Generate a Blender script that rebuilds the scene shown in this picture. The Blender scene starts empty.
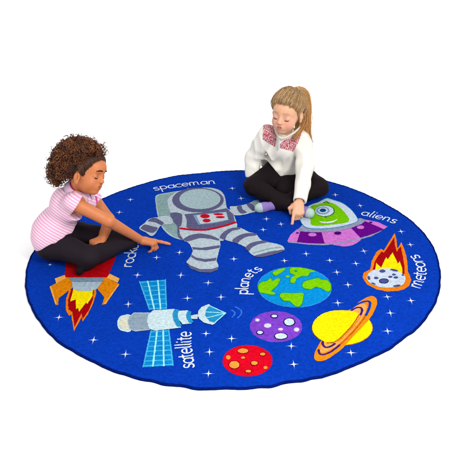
import bpy, math
import numpy as np
from mathutils import Vector
rng = np.random.default_rng(7)
SC = bpy.context.scene
COL = SC.collection
A = lambda *v: np.array(v, float)

# ------------------------------------------------------------------ camera
D = 4.0; EL = 0.501759285; FPX = 761.717694; ROLL = -0.02610751
FW = A(0, math.cos(EL), -math.sin(EL)); R0 = A(1, 0, 0); U0 = np.cross(R0, FW)
CAM = -D*FW + A(-0.00903729, 0.25872182, 0)
RT = math.cos(ROLL)*R0 + math.sin(ROLL)*U0
UP = -math.sin(ROLL)*R0 + math.cos(ROLL)*U0
def ray(px, py):
    return FW + (px-230)/FPX*RT - (py-230)/FPX*UP
def Pz(px, py, z=0.):
    d = ray(px, py); return CAM + d*((z-CAM[2])/d[2])
def Py(px, py, Y):
    d = ray(px, py); return CAM + d*((Y-CAM[1])/d[1])
def pr(p):
    v = np.asarray(p)-CAM; w = v@FW
    return np.stack([230+FPX*(v@RT)/w, 230-FPX*(v@UP)/w], -1)

# ------------------------------------------------------------------ objects
def tag(o, label=None, cat=None, kind=None, group=None):
    for k, v in (('label', label), ('category', cat), ('kind', kind), ('group', group)):
        if v: o[k] = v
    return o
def mesh_obj(name, V, F, mats=(), parent=None, smooth=True, midx=None, attrs=None):
    me = bpy.data.meshes.new(name)
    V = np.asarray(V, np.float32)
    if isinstance(F, np.ndarray):
        n = F.shape[1]; nf = len(F)
        me.vertices.add(len(V)); me.vertices.foreach_set('co', V.ravel())
        me.loops.add(nf*n); me.loops.foreach_set('vertex_index', F.ravel().astype(np.int32))
        me.polygons.add(nf)
        me.polygons.foreach_set('loop_start', np.arange(0, nf*n, n, dtype=np.int32))
        me.polygons.foreach_set('loop_total', np.full(nf, n, np.int32))
        me.update(calc_edges=True)
    else:
        me.from_pydata([tuple(map(float, v)) for v in V], [], F)
    for m in mats: me.materials.append(m)
    if midx is not None: me.polygons.foreach_set('material_index', np.asarray(midx, np.int32))
    me.polygons.foreach_set('use_smooth', np.full(len(me.polygons), smooth))
    for k, arr in (attrs or {}).items():
        if arr.ndim == 2:
            a = me.attributes.new(k, 'FLOAT_COLOR', 'POINT')
            a.data.foreach_set('color', np.c_[arr, np.ones(len(arr))].astype(np.float32).ravel())
        else:
            a = me.attributes.new(k, 'FLOAT', 'POINT'); a.data.foreach_set('value', arr.astype(np.float32))
    me.update()
    o = bpy.data.objects.new(name, me); COL.objects.link(o)
    if parent: o.parent = parent
    return o

# ------------------------------------------------------------------ materials
KL = 1.62                       # light level on the set: albedo = picture value / KL
def lin(c):
    c = np.asarray(c, float)/255
    return np.where(c <= .04045, c/12.92, ((c+.055)/1.055)**2.4)
def alb(c, k=None): return np.clip(lin(c)/(k or KL), .0015, .9)
class NT:
    def __init__(s, name):
        s.m = bpy.data.materials.new(name); s.m.use_nodes = True
        s.t = s.m.node_tree; s.b = s.t.nodes['Principled BSDF']
    def n(s, ty, **kw):
        nd = s.t.nodes.new(ty)
        for k, v in kw.items():
            if hasattr(nd, k): setattr(nd, k, v)
            else: nd.inputs[k].default_value = v
        return nd
    def l(s, a, b): s.t.links.new(a, b)
    def noise(s, scale, detail=3, rough=.6, coord=None):
        nz = s.n('ShaderNodeTexNoise'); nz.inputs['Scale'].default_value = scale
        nz.inputs['Detail'].default_value = detail; nz.inputs['Roughness'].default_value = rough
        s.l((coord or s.coord()), nz.inputs['Vector']); return nz.outputs['Fac']
    def coord(s):
        if not hasattr(s, '_c'): s._c = s.n('ShaderNodeTexCoord').outputs['Object']
        return s._c
    def math(s, op, a, b=None, clamp=False):
        nd = s.n('ShaderNodeMath', operation=op); nd.use_clamp = clamp
        for i, x in enumerate((a, b)):
            if x is None: continue
            if isinstance(x, (int, float)): nd.inputs[i].default_value = x
            else: s.l(x, nd.inputs[i])
        return nd.outputs[0]
    def rng(s, x, a, b, c, d):
        nd = s.n('ShaderNodeMapRange')
        for i, v in enumerate((a, b, c, d)): nd.inputs[i+1].default_value = v
        s.l(x, nd.inputs[0]); return nd.outputs[0]
    def mix(s, f, a, b, bt='MIX'):
        nd = s.n('ShaderNodeMix', data_type='RGBA', blend_type=bt)
        for i, x in ((0, f), (6, a), (7, b)):
            if isinstance(x, (int, float)): nd.inputs[i].default_value = x
            elif isinstance(x, (tuple, list, np.ndarray)): nd.inputs[i].default_value = tuple(x)[:3]+(1,)
            else: s.l(x, nd.inputs[i])
        return nd.outputs[2]
    def scale_col(s, c, f):        # colour times scalar socket
        cc = s.n('ShaderNodeCombineXYZ')
        for i in range(3): s.l(f, cc.inputs[i])
        return s.mix(1.0, c, cc.outputs[0], 'MULTIPLY')
    def bump(s, h, strength, dist):
        b = s.n('ShaderNodeBump'); b.inputs['Strength'].default_value = strength
        b.inputs['Distance'].default_value = dist
        s.l(h, b.inputs['Height']); s.l(b.outputs[0], s.b.inputs['Normal'])
    def attr(s, name): return s.n('ShaderNodeAttribute', attribute_name=name)

RUGM = {}
def rug_mat(key, rgb):
    if key in RUGM: return RUGM[key]
    t = NT('woven_pile_'+key)
    fine = t.noise(420, 2, .7); mid = t.noise(70, 4, .7); big = t.noise(4, 3, .5)
    f = t.math('MULTIPLY', t.rng(fine, .3, .7, .74, 1.26), t.math('MULTIPLY', t.rng(mid, .3, .7, .76, 1.24), t.rng(big, .3, .7, .95, 1.05)))
    t.l(t.scale_col(alb(rgb), f), t.b.inputs['Base Color'])
    t.b.inputs['Roughness'].default_value = .95
    t.b.inputs['Specular IOR Level'].default_value = .01
    t.bump(t.math('ADD', fine, mid), .7, .003)
    RUGM[key] = t.m; return t.m

# ------------------------------------------------------------------ signed-distance modelling
def unit(v): v = np.asarray(v, float); return v/np.linalg.norm(v)
class Prim:
    pass
def cap(a, b, ra, rb=None, k=.012, op='u'):
    a, b = np.asarray(a, float), np.asarray(b, float); rb = ra if rb is None else rb
    p = Prim(); p.k, p.op = k, op; p.c = (a+b)/2; p.R = np.linalg.norm(b-a)/2+max(ra, rb)
    ab = b-a; L = max(ab@ab, 1e-12)
    def f(P):
        t = np.clip((P-a)@ab/L, 0, 1)
        return np.linalg.norm(P-a-t[:, None]*ab, axis=1)-(ra+(rb-ra)*t)
    p.f = f; return p
def ell(c, r, R=None, k=.012, op='u'):
    c, r = np.asarray(c, float), np.asarray(r, float)*np.ones(3)
    R = np.eye(3) if R is None else R           # rows = local axes
    p = Prim(); p.k, p.op, p.c, p.R = k, op, c, r.max()
    def f(P):
        q = (P-c)@R.T
        k0 = np.linalg.norm(q/r, axis=1); k1 = np.linalg.norm(q/(r*r), axis=1)
        return k0*(k0-1)/np.maximum(k1, 1e-9)
    p.f = f; return p
def half(pt, n, k=.002, R=9., c=None):          # remove what lies on the side n points to
    pt, n = np.asarray(pt, float), unit(n)
    p = Prim(); p.k, p.op = k, 's'; p.c = pt if c is None else c; p.R = R
    p.f = lambda P: -((P-pt)@n) if R > 5 else np.maximum(-((P-pt)@n), np.linalg.norm(P-p.c, axis=1)-R)
    return p
def fold(prims, P):
    d = np.full(len(P), 1.0)
    for p in prims: d = comb(d, p.f(P), p)
    return d
def comb(d, e, p):
    if p.op == 'u':
        h = np.maximum(p.k-np.abs(d-e), 0)/p.k; return np.minimum(d, e)-h*h*p.k/4
    if p.op == 'n': return d+e                  # displacement
    e = -e; h = np.maximum(p.k-np.abs(d-e), 0)/p.k; return np.maximum(d, e)+h*h*p.k/4
def sdf_mesh(prims, h, lo=None, hi=None):
    us = [p for p in prims if p.op == 'u']
    lo = np.min([p.c-p.R for p in us], 0)-.02 if lo is None else np.asarray(lo, float)
    hi = np.max([p.c+p.R for p in us], 0)+.02 if hi is None else np.asarray(hi, float)
    B = 8; nb = np.ceil((hi-lo)/(h*B)).astype(int)
    vol = np.ones(tuple(nb*B), np.float32)
    g = np.stack(np.meshgrid(*[np.arange(n) for n in nb], indexing='ij'), -1).reshape(-1, 3)
    cen = lo+(g*B+(B-1)/2)*h
    hd = h*B*.87
    dc = fold(prims, cen)
    act = np.abs(dc) < hd*1.5+.012
    ins = (~act) & (dc < 0)
    off = np.stack(np.meshgrid(*[np.arange(B)]*3, indexing='ij'), -1).reshape(-1, 3)
    ga = g[act]; ca = cen[act]
    P = (lo+(ga[:, None, :]*B+off)*h)
    d = np.ones(P.shape[:2])
    for p in prims:
        m = np.linalg.norm(ca-p.c, axis=1) < p.R+hd+.035
        if not m.any(): continue
        Q = P[m].reshape(-1, 3)
        d[m] = comb(d[m].ravel(), p.f(Q), p).reshape(-1, B**3)
    v6 = vol.reshape(nb[0], B, nb[1], B, nb[2], B)
    gi = g[ins]
    if len(gi): v6[gi[:, 0], :, gi[:, 1], :, gi[:, 2], :] = -1
    v6[ga[:, 0], :, ga[:, 1], :, ga[:, 2], :] = d.reshape(-1, B, B, B)
    s = vol < 0
    cnt = np.zeros(tuple(np.array(s.shape)-1), np.uint8)
    for dx in (0, 1):
        for dy in (0, 1):
            for dz in (0, 1):
                cnt += s[dx:s.shape[0]-1+dx, dy:s.shape[1]-1+dy, dz:s.shape[2]-1+dz]
    am = (cnt > 0) & (cnt < 8)
    idx = np.argwhere(am); ids = np.full(am.shape, -1, np.int32); ids[am] = np.arange(len(idx))
    corners = np.array([(x, y, z) for x in (0, 1) for y in (0, 1) for z in (0, 1)])
    cv = np.stack([vol[idx[:, 0]+c[0], idx[:, 1]+c[1], idx[:, 2]+c[2]] for c in corners], 1)
    acc = np.zeros((len(idx), 3)); w = np.zeros(len(idx))
    for i in range(8):
        for j in range(i+1, 8):
            if np.abs(corners[i]-corners[j]).sum() != 1: continue
            a, b = cv[:, i], cv[:, j]; m = (a < 0) != (b < 0)
            t = np.where(m, a/np.where(m, a-b, 1), 0)
            acc += m[:, None]*(corners[i]+t[:, None]*(corners[j]-corners[i])); w += m
    V = lo+(idx+acc/w[:, None])*h
    Fs = []
    for ax in range(3):
        sl0 = [slice(None)]*3; sl1 = [slice(None)]*3
        sl0[ax] = slice(0, -1); sl1[ax] = slice(1, None)
        a, b = s[tuple(sl0)], s[tuple(sl1)]
        e = np.argwhere(a != b); u, v = (ax+1) % 3, (ax+2) % 3
        ok = (e[:, u] > 0) & (e[:, v] > 0) & (e[:, u] < am.shape[u]) & (e[:, v] < am.shape[v]); e = e[ok]
        flip = ~a[e[:, 0], e[:, 1], e[:, 2]]
        q = []
        for du, dv in ((-1, -1), (0, -1), (0, 0), (-1, 0)):
            c = e.copy(); c[:, u] += du; c[:, v] += dv; q.append(ids[c[:, 0], c[:, 1], c[:, 2]])
        q = np.stack(q, 1); q[flip] = q[flip][:, ::-1]; Fs.append(q)
    F = np.concatenate(Fs); F = F[(F >= 0).all(1)]
    for _ in range(2):                          # light smoothing of the net
        acc = np.zeros_like(V); n = np.zeros(len(V))
        for i in range(4):
            np.add.at(acc, F[:, i], V[F[:, (i+1) % 4]]); np.add.at(n, F[:, i], 1)
        V = .5*V+.5*acc/np.maximum(n, 1)[:, None]
    return V, F
def vnoise(P, s, seed=0):
    r = np.random.default_rng(seed); o = np.zeros(len(P))
    for i in range(7):
        k = r.normal(size=3); k = k/np.linalg.norm(k)*s*r.uniform(.6, 1.6)
        o += np.sin(P@k+r.uniform(0, 6.28))
    return o/7*1.6
def disp(fn):
    p = Prim(); p.k = 1; p.op = 'n'; p.c = A(0, 0, 0); p.R = 99.; p.f = fn; return p
def tubes(paths, rad, sides=4):
    """paths (n,m,3); rad (m,) or (n,m) -> V, F, index of the strand of each vertex"""
    paths = np.asarray(paths, float); n, m, _ = paths.shape
    T = np.gradient(paths, axis=1); T /= np.maximum(np.linalg.norm(T, axis=2, keepdims=True), 1e-9)
    N = np.zeros_like(T); a0 = np.cross(T[:, 0], A(.31, .52, .79)); N[:, 0] = a0/np.maximum(np.linalg.norm(a0, axis=1, keepdims=True), 1e-9)
    for j in range(1, m):                       # carry the frame along so the tube never pinches
        v = N[:, j-1]-T[:, j]*np.sum(N[:, j-1]*T[:, j], 1, keepdims=True); N[:, j] = v/np.maximum(np.linalg.norm(v, axis=1, keepdims=True), 1e-9)
    Bn = np.cross(T, N)
    rad = np.broadcast_to(rad, (n, m))
    an = np.arange(sides)*2*math.pi/sides
    V = paths[:, :, None]+rad[:, :, None, None]*(np.cos(an)[None, None, :, None]*N[:, :, None]+np.sin(an)[None, None, :, None]*Bn[:, :, None])
    ix = np.arange(n*m*sides).reshape(n, m, sides)
    a = ix[:, :-1]; b = ix[:, 1:]; ar = np.roll(a, -1, 2); br = np.roll(b, -1, 2)
    F = np.stack([a, ar, br, b], -1).reshape(-1, 4)
    return V.reshape(-1, 3), F, np.repeat(np.arange(n), m*sides)
def catmull(P, n, closed=False):
    P = np.asarray(P, float); N = len(P); out = []
    segs = N if closed else N-1
    for i in range(segs):
        g = (lambda j: P[j % N]) if closed else (lambda j: P[min(max(j, 0), N-1)])
        p0, p1, p2, p3 = g(i-1), g(i), g(i+1), g(i+2)
        for t in np.linspace(0, 1, n, endpoint=False):
            out.append(.5*(2*p1+(p2-p0)*t+(2*p0-5*p1+4*p2-p3)*t*t+(3*p1-p0-3*p2+p3)*t**3))
    if not closed: out.append(P[-1])
    return np.array(out)

# ================================================================== FLOOR
t = NT('white_studio_floor'); t.b.inputs['Base Color'].default_value = (.94, .94, .94, 1); t.b.inputs['Roughness'].default_value = .9
t.b.inputs['Specular IOR Level'].default_value = .1
fa = np.linspace(0, 2*math.pi, 65)[:-1]
V = [(12*math.cos(a), 12*math.sin(a)+.3, 0) for a in fa]
tag(mesh_obj('floor', V, [list(range(64))], [t.m], smooth=False), 'seamless plain white studio floor under the round rug', kind='structure')

# ================================================================== RUG
rug = bpy.data.objects.new('rug', None); COL.objects.link(rug)
tag(rug, 'large round blue space rug printed with planets, rocket, spaceman and alien under both children', 'rug')
OUT = [(100,365.4),(119.6,373.9),(127.4,375.4),(139.1,379.6),(152.2,381.6),(164.3,385),(182.6,386.3),(191.7,388.9),(202.2,389.5),(220,389.1),(232,388.5),(244,389.3),(260,387.4),(270.9,387.2),(274.8,386.3),(285.2,382.9),(303.5,381.3),(310,379.1),(321.7,377.8),(336,372.9),(353,366.3),(370,358.7),(390,349),(408.3,334.6),(414.1,332),(427.8,316),(436.3,301.7),(439.6,290),(440.6,278),(438,260),(436.3,253.7),(423.9,233.5),(408.3,218.7),(390,207),(370,196.5),(350,188.3),(244,171),(230,171.2),(210,172.7),(200,173.9),(179,175.8),(159.6,179.7),(140,185.2),(105,198),(29.3,260),(25.5,280),(25.7,290),(28.7,301.7),(41.1,323.9),(58,342.2),(70.4,350),(85,358)]
op = np.array([Pz(x, y, .005)[:2] for x, y in OUT])
th = np.arctan2(op[:, 1], op[:, 0]); rr = np.hypot(op[:, 0], op[:, 1]); o_ = np.argsort(th); th, rr = th[o_], rr[o_]
TH = np.linspace(-math.pi, math.pi, 721)[:-1]
RAD = np.interp(TH, np.r_[th-2*math.pi, th, th+2*math.pi], np.r_[rr, rr, rr])
ker = np.array([1, 2, 3, 2, 1.]); ker /= ker.sum()
RAD = np.convolve(np.r_[RAD[-2:], RAD, RAD[:2]], ker, 'valid') + .0009*np.sin(TH*47)+.0006*np.sin(TH*91+1)
ZT = .010                                       # top of the pile
def rings(profile, close_in):
    V = []; F = []; n = len(TH)
    for dr, z in profile:
        r = RAD*dr if close_in and dr < .9 and dr > 0 else RAD+dr
        V += list(zip(r*np.cos(TH), r*np.sin(TH), np.full(n, z)))
    for k in range(len(profile)-1):
        for i in range(n):
            j = (i+1) % n; F.append((k*n+i, k*n+j, (k+1)*n+j, (k+1)*n+i))
    return V, F, n
prof = [(-.006, .001), (-.005, .0075), (-.009, .0094), (-.014, ZT)]
V, F, n = rings(prof, False)
F = [f for f in F]; F.append([3*n+i for i in range(n)]); F.append([i for i in range(n)][::-1])
mesh_obj('pile', V, F, [rug_mat('blue', (0, 61, 184))], rug, smooth=False)
bp = [(-.0075, .0095), (-.006, .0110), (-.003, .0114), (.0005, .0095), (.0018, .005), (.0008, .0005)]
V, F, n = rings(bp, False)
zz = np.array(V); zz[:, 2] += (.0006*np.sin(np.tile(TH, len(bp))*210)); zz[:, 2] = np.maximum(zz[:, 2], .0004)
mesh_obj('edge_binding', zz, F, [rug_mat('edging', (4, 30, 112))], rug)

C = dict(white=(236, 242, 252), spike=(132, 165, 240), suit=(190, 207, 218), visor=(172, 198, 205), purplegrey=(98, 98, 138), sage=(142, 172, 174),
    sageedge=(172, 200, 205), red=(205, 15, 45), panel=(200, 214, 222), dome=(208, 224, 242), green=(122, 204, 4), dkgreen=(30, 120, 60), eyering=(130, 165, 200),
    eyeblue=(10, 70, 145), rimgrey=(150, 158, 190), pink=(216, 120, 216), violet=(105, 0, 140), violetdk=(75, 0, 120), orange=(243, 130, 22), darkred=(168, 6, 18), yellow=(255, 232, 0),
    rock=(204, 217, 235), crater=(72, 84, 140), rocketred=(188, 2, 20), bandgrey=(128, 150, 172), lightgrey=(172, 196, 212), fin=(232, 138, 12), finlight=(250, 182, 88),
    satgrey=(148, 170, 188), satwhite=(206, 230, 238), teal=(40, 150, 205), cell=(10, 140, 215), gridl=(70, 185, 235), gridb=(165, 240, 255), signal=(50, 115, 225),
    sea=(0, 148, 222), seaedge=(60, 150, 235), land=(128, 208, 0), landedge=(20, 150, 90), purple=(128, 66, 202), navy=(10, 22, 90), redp=(224, 2, 36), cratero=(245, 160, 62), dkredp=(130, 0, 20),
    ringo=(240, 140, 22), ringl=(246, 170, 90), ringd=(190, 90, 10), ringp=(62, 30, 112), blue=(0, 61, 184), cream=(225, 225, 205), wire=(230, 240, 245))
class Print:
    """a printed motif: flat coloured pieces a fraction of a millimetre proud of one another"""
    def __init__(s, name, label): s.name, s.label, s.V, s.F, s.mi, s.mats = name, label, [], [], [], []
    def world(s, W, col, L):
        W = np.asarray(W)[:, :2]
        keep = [W[0]]
        pts = []
        for i in range(len(W)):                 # resample and loosen the outline the way tufts do
            a, b = W[i], W[(i+1) % len(W)]; m = max(1, int(np.linalg.norm(b-a)/.004))
            for q in range(m): pts.append(a+(b-a)*q/m)
        pts = np.array(pts)+rng.normal(0, .00055, (len(pts), 2))
        z = ZT+.0005*(L+1)+.00004*(len(s.F) % 12); k = len(s.V)
        ar = .5*np.sum(pts[:, 0]*np.roll(pts[:, 1], -1)-np.roll(pts[:, 0], -1)*pts[:, 1])
        if ar < 0: pts = pts[::-1]
        s.V += [(x, y, z) for x, y in pts]; s.F.append(list(range(k, k+len(pts))))
        if col not in s.mats: s.mats.append(col)
        s.mi.append(s.mats.index(col))
    def star(s, W, col, L):                     # a fan round the middle keeps the thin spikes clean
        z = ZT+.0005*(L+1); k = len(s.V); c_ = W.mean(0); n = len(W)
        s.V += [(x, y, z) for x, y in W]+[(c_[0], c_[1], z)]
        if col not in s.mats: s.mats.append(col)
        for i in range(n): s.F.append([k+i, k+(i+1) % n, k+n]); s.mi.append(s.mats.index(col))
    def poly(s, P, col, L=0, sm=False):
        P = np.array(P, float)
        if sm: P = catmull(P, 6, True)
        s.world(np.array([Pz(x, y, ZT) for x, y in P]), col, L); return s
    def ell(s, cx, cy, rx, ry, col, L=0, rot=0.):
        a = np.linspace(0, 2*math.pi, 40)[:-1]; x, y = rx*np.cos(a), ry*np.sin(a); c_, s_ = math.cos(rot), math.sin(rot)
        return s.poly(np.c_[cx+x*c_-y*s_, cy+x*s_+y*c_], col, L)
    def line(s, P, w, col, L=0, sm=False):      # stroke in the rug plane, w in metres
        P = np.array([Pz(x, y, ZT)[:2] for x, y in (catmull(P, 6) if sm else P)])
        return s.stroke(P, w, col, L)
    def stroke(s, P, w, col, L):
        T = np.gradient(P, axis=0); T /= np.linalg.norm(T, axis=1)[:, None]; N = np.c_[-T[:, 1], T[:, 0]]*w/2
        e0, e1 = P[0]-T[0]*w*.3, P[-1]+T[-1]*w*.3
        s.world(np.r_[P+N, [e1], (P-N)[::-1], [e0]], col, L); return s
    def done(s):
        o = mesh_obj(s.name, s.V, s.F, [rug_mat(k, C[k]) for k in s.mats], rug, False, s.mi)
        o['label'] = s.label; return o

# --- spaceman
p = Print('spaceman_print', 'printed grey and white spaceman with round visor and red buttons')
BP = [(155.3,198),(157.5,194.8),(170,192.3),(184,190.6),(190,192),(192,236),(190,240.5),(181,239.8),(171,236.2),(163,229),(160,222),(157.2,214),(155.6,203)]
p.poly(BP, 'sageedge', 0, True); p.poly([(x+1.2 if x < 175 else x, y+(.9 if y < 200 else -1.2)) for x, y in BP], 'sage', 1, True)
p.poly([(167.5,200),(172,195.5),(180,191),(200,188),(216,189),(224,195),(227,208),(232,211),(236,221),(236.8,227),(231,231.5),(224,240),(219,241),(188,242),(183,239),(179,236),(177,226),(171,214),(168.5,207)], 'suit', 2, True)
p.poly([(170.6,213.4),(181,213.8),(182.2,219),(181,226),(179.6,227),(179.8,234),(183,239.5),(180,239),(177.6,234.5),(177.2,226.5),(173,221)], 'purplegrey', 3, True)
p.poly([(184.6,214.6),(200,213.2),(227,208.6),(233.3,215),(235,222.5),(225,226.5),(206,229.6),(190,229.2),(186.4,227.8),(187,221)], 'purplegrey', 4)
p.line([(180.3,228.7),(191.3,230),(205.4,230.2),(222,226.9),(235.7,222.6)], .018, 'red', 5, True)
p.poly([(193,215.6),(210,213.8),(226.5,212.2),(228.8,220.6),(214,223.8),(198.6,225.2),(195.5,220)], 'eyering', 5)
p.poly([(196.2,215.9),(210,214.4),(226,212.9),(228,220.2),(214,223),(200.5,224.4),(198,220)], 'panel', 6)
for e in ((205, 216.8, 4.8, 2.1), (206.6, 221.2, 4, 1.8), (218.5, 214.9, 5, 1.1), (220.3, 217.8, 4.6, 1.15)): p.ell(*e, 'red', 7)
p.ell(198, 200.5, 25.7, 12.2, 'purplegrey', 7); p.ell(200, 199.7, 20.6, 10.1, 'visor', 8)
p.poly([(186,241),(220,240),(220.5,246),(217.5,257),(216.5,261),(218.6,266),(217.5,270.2),(210.4,272.9),(199.6,272.4),(190.9,269.1),(186,262.6),(190.5,257),(193,251),(190,245)], 'suit', 3)
p.poly([(183.3,239.8),(190.9,235.4),(201.7,234.1),(212.6,236.5),(219,239.8),(217.5,240.9),(210.4,239.2),(199.6,238.5),(189.8,241.4),(186.5,241.4)], 'purplegrey', 5, True)
p.poly([(192,247.6),(201.7,248.3),(220.2,245.6),(219.7,248.3),(206,250.7),(193,249.8)], 'purplegrey', 5)
p.poly([(191.4,255.2),(196.3,258),(205,259.6),(216.4,258.3),(215.9,261),(205,262.4),(196.3,260.4),(190.9,257.2)], 'purplegrey', 5)
p.poly([(186,262.4),(190.9,266.2),(200,269.6),(212,269.6),(218.6,267.3),(217.5,270.2),(210.4,273.1),(199.6,272.6),(190.9,269.3)], 'purplegrey', 5)
p.poly([(221,238),(224,232),(231,228),(240,228),(249,232.4),(255.5,234),(261,240),(268,242.5),(276,244),(282.4,246.3),(284.6,249.6),(282.4,251.7),(272.6,255),(261.7,257.2),(254.1,256.1),(249.2,252.5),(246,248),(238,244),(228,241)], 'suit', 3, True)
p.poly([(219.9,237.3),(223.7,232.4),(231.3,228.6),(239.5,228),(239.5,229.7),(232.4,231.3),(227,235.7),(224.8,240),(221,238.9)], 'purplegrey', 5, True)
p.poly([(232.4,241.6),(235.7,237.8),(244.3,234),(255.2,233.8),(256.2,235.7),(246.5,237.3),(240,241.1),(237.3,243.8)], 'purplegrey', 5, True)
p.poly([(245.4,248.5),(249.8,244.1),(256.3,242),(264,241.2),(268,242.6),(259,244.6),(252,247.9),(249.2,251.4)], 'purplegrey', 5, True)
p.poly([(254,256.6),(262,254.2),(270,252.2),(278,250.9),(284.6,250.1),(282.4,252),(272.6,255.3),(261.7,257.5)], 'purplegrey', 5, True)
p.line([(253,253.6),(262,251),(272,248.6),(281,248)], .008, 'sage', 5, True)
p.poly([(139.2,228.6),(145,223),(148,220),(152,218.3),(158,217.6),(163,216.2),(170,217),(173,221.3),(171.3,224.4),(164.8,225),(161,226),(158.8,228.4),(155,234.5),(151,236.4),(146,233)], 'suit', 4, True)
p.poly([(148,221.5),(151.7,218.6),(156.6,218.8),(163.7,223.2),(161.3,225.5),(156,223.2),(150.7,222)], 'purplegrey', 5, True)
p.poly([(140.8,228.4),(145,225),(151.7,226.6),(157.8,228.4),(153.6,233.1),(147.4,232.2),(143,230.2)], 'purplegrey', 5, True)
p.poly([(229.9,207.2),(236,206.5),(246,204.6),(253,202),(258,200.2),(259.5,204),(258,211),(250,213.5),(243,215.2),(234.8,215.6),(232,212)], 'suit', 4, True)
p.poly([(237,207.2),(241.3,206),(242.4,209.3),(246.7,212.8),(241.3,214),(238,211)], 'purplegrey', 5, True)
p.poly([(246.6,205),(251,203.8),(255.2,208),(253.3,211.6),(250,209)], 'purplegrey', 5, True)
p.poly([(252,202.4),(257,200.4),(258.5,203),(255,206)], 'sage', 5, True)
p.done()
# --- alien in its saucer
p = Print('saucer_print', 'printed one-eyed green alien in a pink and purple flying saucer')
p.poly([(332.6,243.6),(340,246),(346,246.4),(354.3,244.4),(360,239)], 'pink', 0, True)
p.poly([(287.4,241.4),(290.5,235.4),(296.3,230.1),(302,227),(330,229),(355,223),(366,220),(377.6,222.6),(387.6,226.8),(381,231.5),(371,236.6),(357,240.4),(340,243.8),(324,245.4),(308.3,244.8),(296.3,243.4),(288.6,242.8)], 'rimgrey', 1)
p.poly([(287.4,241),(290.5,235),(296.3,230),(302,227),(330,229),(355,223),(366,220),(377.6,222.2),(387.4,226.8),(380,231.2),(370,235.4),(356.5,239),(340,242.4),(324,244),(308.3,243.6),(296.3,242.4),(288.6,241.8)], 'pink', 2)
p.poly([(300.6,231),(321.3,231.5),(324.6,243.9),(309.3,243.6),(296.8,242.4)], 'violet', 3)
p.poly([(350.4,227.6),(365,221.4),(384,229.6),(377.6,232.4),(367.8,236),(360.4,238)], 'violet', 3)
p.poly([(298.6,229.2),(302,225.5),(309,229),(321,229.8),(338,228),(352,224.4),(357.5,219.5),(360,218.4),(366.6,220.6),(361,224.6),(350,228.8),(340,231),(325,232.5),(312,232.7),(299,231.5)], 'rimgrey', 4)
for e, c_ in (((312.3, 235.2, 4.2, 1.8), 'pink'), ((337.7, 233.6, 3.7, 1.6), 'violetdk'), ((360.5, 227.8, 3.7, 1.8), 'pink'), ((297.4, 233.4, 1.5, .7), 'violetdk'), ((370.8, 222.8, 1.7, .7), 'violetdk')): p.ell(*e, c_, 5)
DM = [(299.5,218),(301,212),(310,206),(318,203),(326.2,199.2),(331.7,200.3),(342.6,204.1),(351.3,210.7),(356.7,218),(357.2,221.4),(351.3,224.2),(337.2,227.5),(320.9,229),(309,228.3),(303.4,225.6)]
p.poly([(328+(x-328)*1.02, 214.5+(y-214.5)*1.045) for x, y in DM], 'teal', 5, True); p.poly(DM, 'dome', 6, True)
p.poly([(310.5,207.5),(318,205),(324,203),(326.3,201.2),(328.5,202.6),(334,204.4),(341.5,209.6),(347,216),(349.2,220.6),(345.9,223.2),(331.7,225.3),(318.7,226.4),(312,225.6),(310.5,221.5)], 'green', 7, True)
p.ell(324.7, 211.7, 10, 5.8, 'dkgreen', 8); p.ell(324.4, 211.7, 9.3, 5.3, 'dome', 9); p.ell(322.8, 211.4, 6.6, 3.8, 'eyering', 10)
p.ell(322.9, 211.4, 4.8, 2.7, 'dome', 11); p.ell(322.9, 211.4, 3.2, 1.8, 'eyeblue', 12)
p.poly([(319.4,222.2),(326.3,222.7),(332.8,221.6),(338,219.6),(333.9,222.9),(326.3,224),(321,223.4)], 'wire', 9, True)
p.line([(323.5,203.4),(326.8,202.4),(329,204)], .008, 'dkgreen', 9); p.line([(324.5,217.8),(327,218.2)], .005, 'dkgreen', 9)
p.done()
# --- meteor
p = Print('meteor_print', 'printed flaming grey meteor with dark craters')
p.poly([(363.7,272.8),(370.2,269.6),(371.8,260.9),(376.2,252.2),(381.1,248.9),(383.8,250.5),(388.7,242.4),(394.7,233.2),(396.3,239.1),(397.4,248.4),(399,246.7),(401.2,242.4),(403.7,247.8),(406.4,256.5),(407.5,265.2),(407.8,271.7),(409.6,275),(411.2,280.3),(409,286),(404,289.4),(398.5,290.8),(387.6,291.6),(376.7,289.4),(367,284.5),(362.6,277.8)], 'orange', 0)
p.poly([(372.9,269.6),(374.6,262),(377.8,256.5),(381.6,251.6),(383.8,253),(387.6,247.8),(394.1,237.5),(395.2,246.7),(396.8,252.2),(398.5,248.9),(400.7,246.7),(402.8,256.5),(404.5,266.3),(404.6,273.7),(402,276),(385,275)], 'darkred', 1)
p.poly([(375.1,270.6),(376.2,263),(381.1,267.9),(386,257.6),(388,259.6),(389.8,256.6),(392.5,252.7),(396.8,261.4),(397.9,264.1),(399.6,261.4),(402.3,268.5),(402.2,274),(388,276)], 'yellow', 2)
p.poly([(366.8,277),(371.3,271.3),(380,269.1),(390.9,269),(398.5,271.8),(404.6,276),(405,281.6),(401,286),(390.9,288),(380,287.4),(371.3,284),(367.4,280.5)], 'rock', 3, True)
for x, y, a, b, r_ in ((382.4,271.5,3,1.6,0),(368.8,278.4,1.4,2.1,-.4),(376.2,278.4,2.3,1.3,0),(390.3,277.3,2.2,1,0),(393.9,275.1,2,1,0),(395.8,277.9,2.3,1.2,0),(394.1,270.6,4,1.1,.2),(396.8,286.2,3.9,1,-.15),(373.5,284,2.4,.8,.35),(402.8,275.4,1.2,.9,0.4)): p.ell(x, y, a, b, 'crater', 4, r_)
p.ell(383.8, 281.4, 5, 2.6, 'navy', 4); p.ell(383.8, 281.5, 4.2, 2.0, 'crater', 5)
p.done()
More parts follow.
